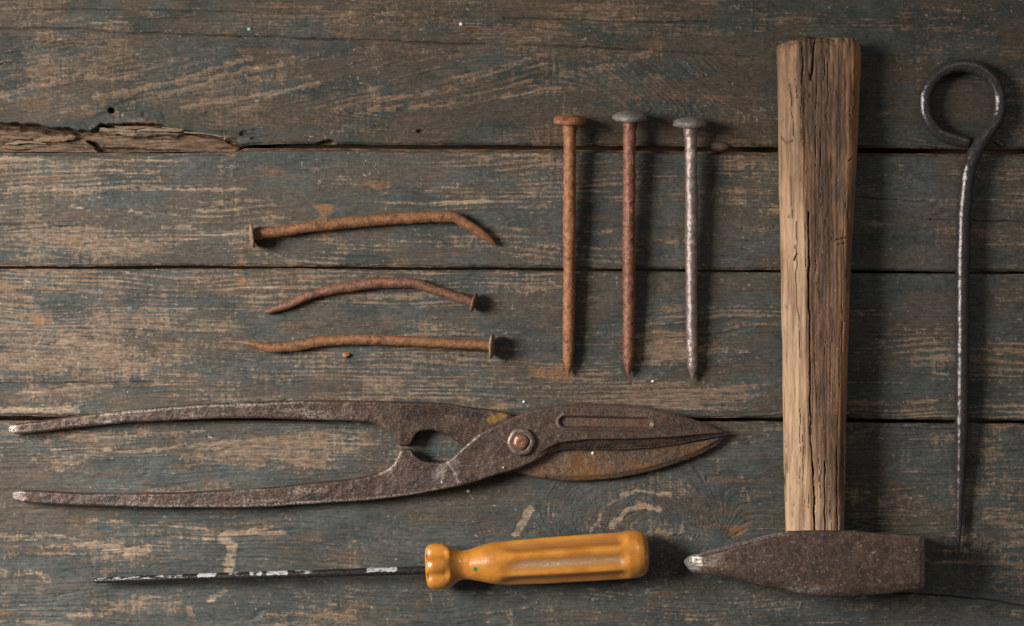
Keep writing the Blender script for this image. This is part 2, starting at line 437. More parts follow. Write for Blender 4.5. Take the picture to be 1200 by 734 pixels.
TT = empty('tabletop', 600, 367, -3)
tag(TT, kind='structure')
SEAM1L = [(-450,176),(0,178.5),(100,179),(280,172),(300,169.5),(390,169),(600,171),(850,174),(1200,176.5),(1650,180)]
SEAM1L_ = [(-450,176),(0,177),(100,177.5),(270,177.5),(284,171),(300,169.5),(390,169),(600,170),(850,172),(1200,175.5),(1650,180)]
SEAM1U = [(-450,177),(0,178.3),(100,178.8),(270,178.5),(290,173.6),(600,174.5),(850,177.5),(1200,180.5),(1650,184)]
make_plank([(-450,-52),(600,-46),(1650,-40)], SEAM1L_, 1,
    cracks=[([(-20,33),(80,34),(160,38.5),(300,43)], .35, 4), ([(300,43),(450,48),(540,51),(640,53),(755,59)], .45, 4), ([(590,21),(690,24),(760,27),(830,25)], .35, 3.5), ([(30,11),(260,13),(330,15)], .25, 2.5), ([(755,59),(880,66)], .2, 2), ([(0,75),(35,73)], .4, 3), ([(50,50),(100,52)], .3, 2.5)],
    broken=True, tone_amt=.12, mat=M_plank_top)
make_plank(SEAM1U, [(-450,310),(0,311.6),(300,311.8),(600,313.8),(900,316.5),(1200,318.6),(1650,322)], 2,
    cracks=[([(0,263),(100,265)], .25, 2.5), ([(1090,258),(1215,261)], .35, 3), ([(1005,232),(1090,236)], .25, 2)], tone_amt=.15)
make_plank([(-450,313),(0,315.2),(300,315.2),(600,317.0),(900,319.6),(1200,322)], [(-450,486),(0,488),(300,489),(600,490),(850,490),(1000,491),(1200,492.5),(1650,496)], 3,
    cracks=[([(0,449),(120,449),(200,447)], .35, 3), ([(20,340),(90,342)], .2, 2)], tone_amt=.1)
make_plank([(-450,491),(0,493.5),(300,493),(600,494),(850,494.5),(1000,496),(1200,497.5),(1650,501)], [(-450,766),(600,771),(1650,778)], 4,
    cracks=[([(985,690),(1085,697),(1150,702),(1215,712)], .55, 4), ([(1010,500),(1120,504)], .2, 2)], knot=True, tone_amt=.0)
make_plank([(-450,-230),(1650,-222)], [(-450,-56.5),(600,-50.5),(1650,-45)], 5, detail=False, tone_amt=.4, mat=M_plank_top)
make_plank([(-450,770.5),(600,776),(1650,782)], [(-450,960),(1650,968)], 6, detail=False)
# bearer board under the gaps
n = N('bearer_wood'); M_bearer = n.out(n.mix(n.noise(300, 4, stretch=(.2, 1, 1)), (.06, .035, .02), (.12, .075, .045)), .9)
xx = np.linspace(-440, 1640, 60); yy = np.linspace(-228, 962, 60)
Xb, Yb = np.meshgrid(xx, yy, indexing='ij')
grid_mesh('bearer_board', W(Xb, Yb, -47 + 2 * vn(Xb / 60, Yb / 9)), M_bearer, TT, flip=True)

# ------------------------------------------------------------------ lofts
def rr(wd, ht, r, nt=36, ns=8, nc=7):
    """rounded rectangle ring, starts top -y side; returns u (across, -wd/2..wd/2), v (0..ht); arrays (n, m)"""
    wd = np.asarray(wd)[:, None]; ht = np.asarray(ht)[:, None]; r = np.minimum(np.asarray(r) * np.ones_like(wd[:, 0]), np.minimum(wd[:, 0], ht[:, 0]) * .49)[:, None]
    a, b = wd / 2 - r, ht / 2 - r
    U, Vv = [], []
    def arc(cx, cy, t0):
        t = np.radians(np.linspace(t0, t0 - 90, nc + 1))[None]
        U.append(cx + r * np.cos(t)); Vv.append(cy + r * np.sin(t))
    def line(x0, y0, x1, y1, k):
        t = np.linspace(0, 1, k + 1)[None, 1:-1]
        U.append(x0 + (x1 - x0) * t); Vv.append(y0 + (y1 - y0) * t)
    arc(-a, b, 180); line(-a, b + r, a, b + r, nt)
    arc(a, b, 90); line(a + r, b, a + r, -b, ns)
    arc(a, -b, 0); line(a, -b - r, -a, -b - r, max(8, nt // 3))
    arc(-a, -b, -90); line(-a - r, -b, -a - r, b, ns)
    return np.concatenate(U, 1), np.concatenate(Vv, 1) + ht / 2

def capped(P, n=4):
    """close both ends of a ring loft (n, m, 3) with a slightly domed cap"""
    def cap(R, prev):
        c = R.mean(0); d = (c - prev.mean(0)); ln = np.linalg.norm(d); d = d / (ln + 1e-9)
        rad = np.sqrt(((R - c) ** 2).sum(1).mean())
        out = []
        for i in range(1, n + 1):
            k = i / n
            out.append(c + (R - c) * (1 - k) + d * rad * .12 * (1 - (1 - k) ** 2))
        return np.array(out)
    a = cap(P[0], P[1])[::-1]; b = cap(P[-1], P[-2])
    return np.concatenate([a, P, b], 0)

def cap_attr(A, n=4):
    return np.concatenate([np.repeat(A[:1], n, 0), A, np.repeat(A[-1:], n, 0)], 0)

def slab(name, xs, up, lo, z0, th, r, mat, parent, zref, mod=None, attrs=None, flip=False, nt=36, rough=.5, seed=0, ns=8):
    """body running along x between traced outlines up(x), lo(x), base height z0(x), thickness th(x)"""
    yu = curve(up, xs); yl = curve(lo, xs)
    z0 = np.interp(xs, *zip(*z0)) if not np.isscalar(z0) else np.full(len(xs), z0)
    th = np.interp(xs, *zip(*th)) if not np.isscalar(th) else np.full(len(xs), th)
    U, Vv = rr(yl - yu, th, r, nt, ns)
    X = np.repeat(xs[:, None], U.shape[1], 1); Y = ((yu + yl) / 2)[:, None] + U; Z = z0[:, None] + Vv
    top = ss(.55, .95, Vv / th[:, None])
    Z = Z + rough * (fbm3(X / 14, Y / 14, Z / 14, seed) - .5) * 3 + rough * (fbm3(X / 4, Y / 4, Z / 4, seed + 1, 2) - .5)
    Y = Y + rough * (fbm3(X / 14, Y / 14, Z / 9, seed + 2) - .5) * 2.0
    if mod is not None: X, Y, Z = mod(X, Y, Z, top, yu[:, None], yl[:, None])
    P = capped(W(X, Y, Z, zref))
    at = {k: cap_attr(f(X, Y, Z)) for k, f in (attrs or {}).items()}
    return grid_mesh(name, P, mat, parent, wrap=True, attrs=at, flip=flip)

def rod(name, pts, zs, rads, mat, parent, zref=8, m=20, step=1.2, seed=0, rough=.3, flat=1.0, cap_n=3, attrs=None):
    """rod through photo points; heights zs, radii rads (px)"""
    p = np.array(pts, float); q = np.hypot(*np.diff(p, axis=0).T); s = np.concatenate([[0], np.cumsum(q)])
    t = np.arange(0, s[-1] + step * .5, step); t[-1] = s[-1]
    cx = curve(np.stack([s, p[:, 0]], 1), t); cy = curve(np.stack([s, p[:, 1]], 1), t)
    # light smoothing
    for _ in range(6):
        cx[1:-1] = .25 * cx[:-2] + .5 * cx[1:-1] + .25 * cx[2:]; cy[1:-1] = .25 * cy[:-2] + .5 * cy[1:-1] + .25 * cy[2:]
    cz = np.interp(t / t[-1], *zip(*zs)); R = np.interp(t / t[-1], *zip(*rads))
    dx, dy = np.gradient(cx), np.gradient(cy); L = np.hypot(dx, dy); nx, ny = -dy / L, dx / L
    a = np.linspace(0, 2 * np.pi, m, endpoint=False)[None]
    rr_ = R[:, None] * (1 + rough * (fbm3(cx[:, None] / 7 + 0 * a, cy[:, None] / 7 + 0 * a, a * 1.2, seed, 2) - .5))
    X = cx[:, None] + nx[:, None] * rr_ * np.cos(a); Y = cy[:, None] + ny[:, None] * rr_ * np.cos(a)
    Z = cz[:, None] + flat * rr_ * np.sin(a)
    at = {k: cap_attr(f(X, Y, Z), cap_n) for k, f in (attrs or {}).items()}
    return grid_mesh(name, capped(W(X, Y, Z, zref), cap_n), mat, parent, wrap=True, attrs=at)

def disc(name, centre, axis_px, R, th, mat, parent, zref=12, seed=0, dome=.35, m=40, squash=1.0, chip=.12):
    """nail head: turned disc round axis_px (px frame: x right, y down, z up)"""
    ax = np.array(axis_px, float); ax /= np.linalg.norm(ax)
    u = np.cross(ax, (0, 0, 1.0)); u /= np.linalg.norm(u); v = np.cross(ax, u)
    prof = [(0, 0)] + [(R * k, 0) for k in (.3, .6, .85, .95)] + [(R * 1.0, th * .15), (R * 1.03, th * .5), (R * .98, th * .85), (R * .86, th * 1.05), (R * .6, th * (1 + dome * .6)), (R * .3, th * (1 + dome)), (0, th * (1 + dome * 1.1))]
    a = np.linspace(0, 2 * np.pi, m, endpoint=False)
    rows = []
    for rad, h in prof:
        rn = rad * (1 + chip * (fbm3(np.cos(a) * 1.8, np.sin(a) * 1.8, h * .2 + 0 * a, seed, 3) - .5) * 2)
        hh = h + (vn3(np.cos(a) * rad / 5, np.sin(a) * rad / 5, 0 * a + h / 3, seed + 4) - .5) * 1.2
        q = np.array(centre)[None] + u[None] * (rn * np.cos(a))[:, None] + v[None] * (rn * np.sin(a))[:, None] * squash + ax[None] * hh[:, None]
        rows.append(W(q[:, 0], q[:, 1], q[:, 2], zref))
    return grid_mesh(name, np.array(rows), mat, parent, wrap=True)

# ------------------------------------------------------------------ nail materials
M_n1 = mat_metal('orange_rust', (.31, .125, .050), (.19, .075, .032), (.44, .23, .12), (.075, .032, .018), (.54, .62), (.5, .7), .1, 2.0, bump=.5)
M_n2 = mat_metal('red_rust', (.22, .082, .045), (.12, .045, .028), (.38, .22, .16), (.33, .12, .045), (.54, .62), (.4, .6), .2, 2.0, bump=.5)
M_n3 = mat_metal('worn_steel_rust', (.28, .225, .205), (.21, .16, .145), (.34, .29, .27), (.20, .09, .058), (.56, .64), (.28, .40), .55, 2.2, bump=.5)
M_nh = mat_metal('grey_nail_head', (.20, .18, .155), (.13, .115, .10), (.28, .25, .21), (.17, .09, .055), (.56, .66), (.5, .7), .3, 1.4, bump=.5)
M_nb = mat_metal('brown_rust', (.25, .110, .045), (.15, .064, .028), (.36, .185, .090), (.065, .030, .018), (.54, .62), (.5, .7), .1, 2.2, bump=.7)
M_nb2 = mat_metal('dark_brown_rust', (.21, .088, .050), (.12, .050, .030), (.34, .20, .14), (.06, .028, .018), (.54, .62), (.45, .65), .15, 2.2, bump=.7)
M_nbh = mat_metal('tan_rust_head', (.27, .18, .115), (.17, .11, .07), (.36, .26, .17), (.14, .07, .04), (.55, .65), (.6, .8), .1, 1.2)

def nail(label, x0, y0, x1, y1, r, Rh, ms, mh, seed, group, zref=14, top_z=21):
    e = empty('nail', (x0 + x1) / 2, (y0 + y1) / 2)
    tag(e, label, 'nail', group)
    slope = (top_z - 6) / (y1 - y0)
    mid = [(x0 + (x1 - x0) * k + (vn(k * 3, 0, seed) - .5) * 1.6, y0 + (y1 - y0) * k) for k in np.linspace(0, 1, 9)]
    mid[0] = (x0, y0 + 2)
    rod('shank', mid, [(0, top_z - 1), (.95, 7), (1, 5.5)], [(0, r * 1.32), (.02, r * 1.2), (.05, r * 1.0), (.5, r * 1.02), (.9, r * .93), (.945, r * .82), (.975, r * .45), (.995, r * .16), (1, .4)], ms, e, zref, 24, 1.2, seed, .32)
    dx = (x1 - x0) / (y1 - y0)
    disc('head', (x0, y0 + 3, top_z - 1), (-dx, -1, slope + .19), Rh, 7.0, mh, e, zref + 6, seed + 5, .5, squash=.98)
    return e

G1 = 'straight nails laid side by side'
nail('straight orange rusted nail with a rusty brown head, leftmost of the three upright nails', 667.5, 142, 666.5, 441, 7.3, 19, M_n1, M_n1, 1, G1)
nail('straight reddish rusted nail with a grey head, between the two other upright nails', 738, 138, 737, 442, 7.3, 19.8, M_n2, M_nh, 2, G1)
nail('straight silvery worn nail with a grey head, nearest the hammer handle', 809, 145, 812, 447, 7.2, 19.4, M_n3, M_nh, 3, G1)

G2 = 'bent rusty nails'
def bent(label, pts, zs, rads, head_c, ax, Rh, seed, ms, mh):
    p = np.array(pts).mean(0)
    e = empty('bent_nail', *p); tag(e, label, 'bent nail', G2)
    rod('shank', pts, zs, rads, ms, e, 10, 22, 1.2, seed, .20)
    disc('head', head_c, ax, Rh, 3.6, mh, e, 14, seed + 3, .35)
bent('longest bent rusty nail, hooked down at its right end',
     [(297,275.5),(330,271.4),(360,266.5),(390,263),(450,257.5),(510,254.3),(529,254.2),(549,264),(565,274),(582,287.5)],
     [(0, 13.5), (.5, 9.5), (.8, 10), (.93, 9), (1, 6)], [(0, 6), (.15, 6.2), (.4, 7), (.78, 6.8), (.85, 6.2), (.94, 5.0), (.985, 3.0), (1, .8)],
     (297.5, 276.5, 14.5), (-1, .12, .12), 14.8, 11, M_nb, M_nbh)
bent('shortest bent rusty nail, arched in the middle, with a small head at its right end',
     [(309,366.5),(336,358),(369,344),(408,336.5),(450,331.5),(480,331.5),(510,340),(530,346.5),(554,354)],
     [(0, 5), (.35, 8), (.7, 8.5), (1, 9)], [(0, 1.6), (.03, 3.6), (.1, 4.6), (.35, 6.0), (.5, 6.6), (.7, 6.2), (.85, 5.2), (1, 5.6)],
     (553.5, 354, 10), (1, .28, .12), 11, 12, M_nb2, M_nb2)
bent('lowest bent rusty nail with a curled left tip, above the tin snips',
     [(283,401),(300,404),(318,408),(342,406.5),(375,400.5),(420,398),(465,399.3),(525,402.5),(575,405)],
     [(0, 9), (.12, 7), (.3, 6.5), (1, 13)], [(0, 1.2), (.03, 3.0), (.08, 4.6), (.14, 5.8), (.25, 6.3), (.5, 6.4), (.9, 5.6), (1, 6)],
     (574.5, 406, 14), (1, .08, .10), 15, 13, M_nb, M_nbh)

# ------------------------------------------------------------------ tin snips
def snips_mat(name, c1, c2, c3, rust, thr, metal=.35, specks=(.30, .25, .21), edge=True):
    n = N(name)
    a = n.noise(200, 6, 0.65); b = n.noise(1000, 4, 0.65); d = n.noise(85, 5, 0.65, dist=.5)
    c = n.mix(n.ramp(a, 0.36, 0.62), c1, c2)
    c = n.mix(n.ramp(b, 0.48, 0.70, 0, .7), c, c3)
    c = n.mix(n.math('MULTIPLY', n.attr('rusty'), .6), c, n.mix(n.ramp(b, .35, .65), (.115, .074, .050), (.20, .14, .10)))
    r = n.ramp(n.math('ADD', n.math('ADD', n.math('MULTIPLY', d, .7), n.math('MULTIPLY', b, .3)), n.math('MULTIPLY', n.attr('rusty'), .10)), *thr)
    c = n.mix(r, c, rust)
    c = n.mix(n.attr('stain_and_shade'), c, n.mix(n.ramp(b, .4, .6), (.020, .021, .024), (.060, .050, .044)))
    c = n.mix(n.attr('yellow'), c, (.30, .17, .035))
    k = n.ramp(n.noise(1300, 2, .5), .68, .76)
    c = n.mix(n.math('MULTIPLY', k, .75), c, specks)
    c = n.mix(n.math('MULTIPLY', n.attr('shiny_and_glint'), n.ramp(b, .4, .56)), c, (.32, .26, .225))
    n.bump(n.math('ADD', a, n.math('MULTIPLY', b, .6)), .5, 0.0006)
    return n.out(c, n.ramp(b, .3, .7, .30, .56), metal, .6)
M_sn = snips_mat('dark_forged_steel', (.082, .050, .037), (.044, .030, .025), (.15, .10, .075), (.145, .062, .034), (.58, .70))
M_sn2 = snips_mat('rusty_forged_steel', (.085, .052, .037), (.046, .031, .024), (.15, .10, .073), (.19, .095, .038), (.57, .70))

SN = empty('tin_snips', 430, 520)
tag(SN, 'rusty long-handled metal shears lying closed across the third plank seam, with a round pivot bolt', 'tin snips')
# under arm: upper-left handle + lower jaw
B_up = [(10,498.5),(20,496.5),(50,493),(100,486),(150,481),(200,476.5),(250,473.2),(300,471.5),(360,469.5),(460,470.5),(520,473),(548,477),(590,484),(615,496),(640,512),(660,521),(720,524),(790,519),(830,515),(849,510.5)]
B_lo = [(10,509),(20,509),(50,506),(100,500),(150,495.5),(200,493),(250,490.8),(300,490.3),(360,492),(410,493.5),(435,496),(455,506),(465,517),(470,523),(476,523.2),(481,521),(485,512.5),(492,506.5),(505,504.5),(522,510),(541,522),(560,534),(585,547),(608,555),(634,561),(669,564),(705,562.5),(741,557.5),(777,548.5),(813,536),(841,521.5),(849,513.5)]
def st_B(X, Y, Z): return .9 * (1 - ss(.5, 1.2, np.hypot((X - 546) / 16, (Y - 483) / 9) + (fbm(X / 9, Y / 9, 5) - .5) * 1.4)) + .8 * (1 - ss(.5, 1.2, np.hypot((X - 483) / 10, (Y - 485) / 5) + (fbm(X / 7, Y / 7, 6) - .5) * 2))
def ye_B(X, Y, Z): return .75 * (1 - ss(2, 6.5, seg_dist(X, Y + (fbm(X / 8, Y / 8, 8) - .5) * 6, [(575,492),(598,482)])))
def sh_B(X, Y, Z):
    rim = .6 * (1 - ss(.8, 2.0, np.abs(Y - curve(B_up, X) - 2.2))) * ss(120, 170, X) * (1 - ss(330, 400, X))  # highlight painted into the colour along the handle's upper edge
    return rim + (1 - ss(9, 15, np.hypot(X - 8, Y - 504))) + .55 * ss(20, 120, X) * (1 - ss(330, 460, X)) * ss(.52, .75, fbm(X / 30, Y / 5, 44, 2))
def ru_B(X, Y, Z): return .9 * np.exp(-(((X - 680) / 45) ** 2 + ((Y - 550) / 14) ** 2)) + .75 * ss(600, 640, X)
def mod_B(X, Y, Z, top, yu, yl):
    # hollow shoulder beside the cavity, flat jaw, stop lug raised
    Z = Z - top * 2.2 * (1 - ss(2, 7, yl - Y)) * (X > 640)
    Z = Z - top * 4.0 * np.exp(-(((X - 515) / 22) ** 2 + ((Y - 488) / 9) ** 2)) * .7
    return X, Y, Z
slab('handle_and_lower_jaw', np.arange(10, 849.5, 1.15), B_up, B_lo,
     [(10,7),(100,5),(300,4),(460,3),(540,1.5),(640,1.5),(850,4)], [(10,9),(25,12),(200,16),(400,16),(470,17),(510,15),(560,12.5),(640,12.5),(780,11),(850,7)],
     3.2, M_sn2, SN, 15, mod_B, dict(stain_and_shade=st_B, yellow=ye_B, shiny_and_glint=sh_B, rusty=ru_B), nt=60, rough=.55, seed=21)
# over arm: lower-left handle + upper jaw
A_up = [(14,577),(22,575),(60,576.5),(100,578.5),(200,578),(260,575.5),(300,573),(335,570),(370,566),(410,562),(435,557),(450,551.5),(460,545),(466,536),(469.5,528),(475,526.5),(481,527),(487,534),(494,539),(503,541.5),(515,542),(527,538.5),(537,530),(547,521),(560,510),(575,501),(598,490.5),(626,479.5),(655,475.5),(691,473),(744,475),(780,481.5),(813,492),(835,500.5),(850,507)]
A_lo = [(14,587),(22,588.5),(50,591),(100,593.5),(200,595.5),(260,595.5),(300,595),(335,593),(380,590),(435,586.5),(475,581.5),(512,575),(548,567),(583,556),(608,548.5),(633,537),(645,530),(655,527),(680,526.5),(712,527),(748,526),(798,520),(830,514),(850,510.5)]
def top_line(X): return np.interp(X, [610, 635, 655, 690, 740, 790, 835, 850], [545, 528, 518, 514, 513.5, 511.5, 507.5, 507])
def mod_A(X, Y, Z, top, yu, yl):
    b = ss(628, 660, X) * (1 - .5 * ss(800, 850, X))
    q = ss(0, 2.2, Y - top_line(X)) * b
    Z = Z - top * q * (5.0 + .45 * np.clip(Y - top_line(X), 0, 14))            # hollow-ground cutting bevel
    gq = np.where(X < 662, np.hypot(X - 662, Y - 494), np.where(X > 758, np.hypot(X - 758, Y - 496 - .012 * (X - 758)), np.abs(Y - 494 - .02 * (X - 662))))
    Z = Z - top * 3.4 * (1 - ss(4.6, 7.0, gq)) + top * .9 * np.exp(-((gq - 8) / 1.6) ** 2)   # fuller groove with raised lip
    lug = np.exp(-(((X - 508) / 10) ** 2 + ((Y - 552) / 9) ** 2)); Z = Z - top * 1.6 * lug
    Z = Z - top * 2.5 * (1 - ss(0, 7, Y - yu)) * ss(636, 700, X)                # blunt back bevel of the jaw
    return X, Y, Z
def sh_A(X, Y, Z):  # edge highlights painted into the colour, plus random brighter patches
    e = .75 * (1 - ss(1.2, 3.2, seg_dist(X, Y, [(524,540),(545,523),(563,508)]))) + .55 * (1 - ss(.8, 2.2, seg_dist(X, Y, [(524,540),(532,552),(537,564)])))
    e = e + .7 * (1 - ss(1.0, 2.6, seg_dist(X, Y, [(469,530),(466,540),(458,550),(445,556)])))
    e = e + .7 * (1 - ss(.8, 2.0, np.abs(curve(A_lo, X) - Y - 2.2))) * ss(130, 200, X) * (1 - ss(480, 560, X))
    return e + .8 * (1 - ss(25, 30, X)) * .6 + .45 * ss(60, 200, X) * (1 - ss(380, 480, X)) * ss(.55, .8, fbm(X / 40, Y / 4, 45, 2))
def st_A(X, Y, Z):
    return .55 * ss(.6, .72, fbm(X / 22, Y / 12, 46, 3)) * (X < 560) + .85 * (1 - ss(10, 14, np.abs(Y - 519))) * 0 + .75 * ss(0, 2, Y - top_line(X)) * ss(640, 680, X) * ss(.3, .6, fbm(X / 30, Y / 8, 47, 2))  # handle stains; the cutting bevel's shade is painted into the colour
slab('handle_and_upper_jaw', np.arange(14, 850.5, 1.15), A_up, A_lo,
     [(14,7),(100,5),(300,4),(440,5),(500,9),(540,14.5),(640,15),(720,14.5),(850,10)], [(14,9),(30,12),(200,16),(400,16),(500,14),(540,12.5),(640,12),(780,11),(850,6)],
     3.0, M_sn, SN, 20, mod_A, dict(stain_and_shade=st_A, yellow=lambda X, Y, Z: 0 * X, shiny_and_glint=sh_A, rusty=lambda X, Y, Z: .35 * ss(560, 620, X) + .9 * np.exp(-(((X - 750) / 22) ** 2 + ((Y - 488) / 14) ** 2)) + .6 * (1 - ss(3, 7, np.abs(Y - 494))) * ss(655, 665, X) * (1 - ss(745, 765, X)) + .6 * np.exp(-(((X - 570) / 30) ** 2 + ((Y - 545) / 14) ** 2))), nt=60, rough=.5, seed=31)
# pivot: washer (octagonal, worn bright) + copper-coloured rivet
M_wash = mat_metal('bolt_steel', (.20, .145, .12), (.13, .092, .076), (.34, .28, .24), (.15, .08, .055), (.55, .66), (.35, .5), .5, 1.5)
M_cop = mat_metal('copper_rivet', (.30, .145, .09), (.20, .095, .06), (.42, .25, .17), (.22, .10, .06), (.58, .68), (.3, .5), .5, 1.5)
def turned(name, cx, cy, prof, mat, parent, zref, m=48, lobes=0, lamt=0, seed=0, jag=.03, attrs=None):
    a = np.linspace(0, 2 * np.pi, m, endpoint=False); rows = []
    for rad, h in prof:
        rn = rad * (1 + lamt * np.cos(lobes * a + .4) + jag * (vn3(np.cos(a) * 2.5, np.sin(a) * 2.5, 0 * a + h * .1, seed) - .5) * 2)
        rows.append(W(cx + rn * np.cos(a), cy + rn * np.sin(a), h + 0 * a, zref))
    return grid_mesh(name, np.array(rows), mat, parent, wrap=True, flip=True)
bolt = turned('pivot_bolt', 610.5, 518, [(16, 26), (16.3, 30.5), (15.2, 31.8), (13.5, 32.4), (11, 32.6), (9.5, 31.6), (0, 31.4)], M_wash, SN, 28, lobes=6, lamt=.025, seed=3)
rv = turned('rivet', 610.5, 518, [(9.5, 31), (9.2, 33.2), (8, 34.6), (5, 35.6), (2, 35.2), (0, 34.9)], M_cop, SN, 28, seed=4, jag=.06)
rv.parent = bolt; rv.location = (0, 0, 0)
rv.matrix_parent_inverse.identity()

# ------------------------------------------------------------------ hammer
HM = empty('hammer', 955, 560)
tag(HM, 'old hammer with a pitted dark steel head and a worn split wooden handle', 'hammer')
def hammer_mat():
    n = N('pitted_hammer_steel')
    a = n.noise(170, 6, 0.7); b = n.noise(750, 8, 0.8); d = n.noise(420, 9, 0.82)
    c = n.mix(n.ramp(a, .36, .62), (.100, .060, .044), (.050, .037, .031))
    c = n.mix(n.ramp(b, .50, .64, 0, .75), c, (.19, .13, .10))
    c = n.mix(n.ramp(d, .53, .66, 0, .8), c, (.23, .165, .125)); c = n.mix(n.ramp(d, .34, .46, .8, 0), c, (.035, .026, .023)); c = n.mix(n.ramp(n.noise(620, 3, .5), .64, .72, 0, .8), c, (.33, .27, .22))
    c = n.mix(n.ramp(a, .58, .7, 0, .6), c, (.14, .065, .04))
    c = n.mix(n.math('MULTIPLY', n.attr('shiny_and_glint'), n.ramp(b, .36, .6)), c, (.52, .48, .45))
    n.bump(n.math('ADD', n.math('MULTIPLY', a, .5), b), .35, .0004)
    return n.out(c, n.ramp(b, .3, .7, .36, .6), n.ramp(n.attr('shiny_and_glint'), 0, 1, .35, .8), .5)
M_hh = hammer_mat()
H_up = [(807,655),(810,652),(814,650.5),(835,644),(857,637.3),(897,626.5),(921,621.5),(925,621.0),(955,620),(990,620),(1030,623),(1060,624.3),(1079,624.8),(1083.5,627.5)]
H_lo = [(807,668),(810,671),(814,672.5),(835,674.5),(860,678.5),(878,682),(889,686.5),(897,689),(917,689.5),(921,690.5),(937,695.5),(948,697.5),(976,698.5),(1030,696),(1060,692.5),(1079,690),(1083.5,687)]
def mod_H(X, Y, Z, top, yu, yl):
    f = np.clip((Y - yu) / (yl - yu), 0, 1)
    Y = Y + (1 - np.clip(Z / Z.max(1, keepdims=True), 0, 1)) * 9.0 * (1 - f)      # cheeks draw in towards the tabletop side
    # lower cheek bulges out towards the viewer near x 920..980; chamfers next to the face
    Z = Z - top * 5 * (1 - ss(0, 5, 1084 - X)) - top * 3.5 * (1 - ss(0, 12, yl - Y)) 
    Z = Z - top * 7 * (1 - ss(0, 6.5, Y - yu)) * (1 - ss(915, 930, X)) * ss(815, 830, X)      # narrow chamfer along the peen
    Z = Z - top * 6 * ss(0, 26, Y - (672 + (X - 835) * .1)) * (1 - ss(905, 925, X))
    Z = Z + top * 2.5 * np.exp(-(((X - 960) / 60) ** 2 + ((Y - 665) / 22) ** 2))
    Z = Z - top * 9 * ss(100, 150, 955 - X) * 1.0
    Z = Z + top * ((fbm3(X / 22, Y / 16, Z / 9, 91, 3) - .5) * 1.4 - .25 * ss(.7, .85, vn(X / 4.5, Y / 3.8, 92)))
    return X, Y, Z
def sh_H(X, Y, Z):  # bare peen tip, plus edge highlights painted into the head's colour
    k = (1 - ss(7, 13, np.hypot(X - 813, (Y - 660) * .8) + (fbm(X / 5, Y / 5, 93) - .5) * 8))
    k = k + .75 * (1 - ss(.8, 2.4, seg_dist(X, Y, [(812,652),(857,638.5),(897,628),(921,624)])))
    k = k + 1.1 * np.exp(-(((X - 946) / 24) ** 2 + ((Y - 690) / 4.5) ** 2)) * vn((X + Y * .6) / 2.5, Y / 9, 94)
    k = k + .75 * (1 - ss(1.0, 3.0, np.abs(X - 1080.5)))
    return k
slab('head', np.arange(807, 1084, 1.1), H_up, H_lo, 1.5, [(807,60),(812,66),(840,70),(900,73),(1075,73),(1084,70)], 4.5, M_hh, HM, 62, mod_H, dict(shiny_and_glint=sh_H), nt=64, rough=.3, seed=41, ns=24)

def handle_mat():
    n = N('worn_handle_wood')
    g = n.noise(520, 4, .6, stretch=(1, .045, .6)); g2 = n.noise(1600, 3, .6, stretch=(1, .07, 1)); l = n.noise(38, 4, .6, stretch=(1, .45, 1)); sp = n.noise(900, 4, .6, stretch=(1, .5, 1))
    base = n.mix(n.ramp(g, .30, .68), (.125, .058, .027), (.275, .142, .070))
    base = n.mix(n.ramp(l, .42, .66, 0, .6), base, n.mix(g, (.095, .050, .030), (.16, .088, .052)))
    fm = n.noise(500, 9, .8, stretch=(1, .22, 1)); base = n.mix(n.ramp(fm, .46, .62, 0, .8), base, (.055, .029, .016)); base = n.mix(n.ramp(fm, .34, .45, .7, 0), base, (.30, .18, .10))
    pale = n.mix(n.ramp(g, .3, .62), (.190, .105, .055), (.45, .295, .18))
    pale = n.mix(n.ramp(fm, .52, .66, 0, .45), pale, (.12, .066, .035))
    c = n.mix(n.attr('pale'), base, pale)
    c = n.mix(n.attr('dark'), c, n.mix(n.ramp(g2, .35, .6), (.028, .018, .012), (.105, .060, .036)))
    c = n.mix(n.attr('orange'), c, n.mix(n.ramp(g, .35, .6), (.26, .125, .06), (.38, .20, .10)))
    c = n.mix(n.ramp(sp, .63, .72, 0, .4), c, (.06, .036, .022))
    c = n.mix(n.math('MULTIPLY', n.ramp(sp, .27, .36, 1, 0), .5), c, (.48, .38, .28))
    c = n.mix(n.attr('pit'), c, (.028, .018, .012))
    n.bump(n.math('ADD', g, n.math('ADD', fm, n.math('MULTIPLY', g2, .4))), .6, .0006)
    return n.out(c, .62, 0, .35)
M_hw = handle_mat()
ys = np.arange(46, 640, 1.1)
xl = curve([(40,913),(46,912.5),(60,912),(100,913),(170,914),(250,916),(330,917.5),(400,919),(470,920),(560,921.5),(618,922.5),(645,923.5)], ys)
xr = curve([(40,1009),(52,1009.5),(60,1010),(100,1008.5),(170,1005.5),(250,1001.5),(330,997),(400,994.5),(470,992.5),(560,990.5),(618,989.5),(645,989)], ys)
wd = xr - xl
th = np.interp(ys, [46, 150, 400, 640], [34, 36, 38, 38]); zc = np.interp(ys, [46, 640], [18, 33])
U, Vv = rr(wd, th, np.interp(ys, [46, 120, 640], [13, 12, 9]), 78, 22, 12)
Xh = ((xl + xr) / 2)[:, None] + U; Yh = np.repeat(ys[:, None], U.shape[1], 1); Zh = (zc - th / 2)[:, None] + Vv
topm = ss(.5, .8, Vv / th[:, None])
xc = np.interp(Yh, [40, 120, 200, 330, 470, 560, 640], [933, 936, 941, 944, 945, 948, 951]) + (vn(Yh / 26, 0 * Yh, 51) - .5) * 5       # facet line / long split
fac = ss(0, 1, (xc - Xh) / 30)
zb_ = (zc - th / 2)[:, None]; Zh = zb_ + (Zh - zb_) * (1 - .42 * fac)                                       # broad facet turned to the window
Zh = Zh - topm * 5.0 * ss(0, 1, (Xh - (xr[:, None] - 16)) / 16)
pitd = np.zeros_like(Xh)
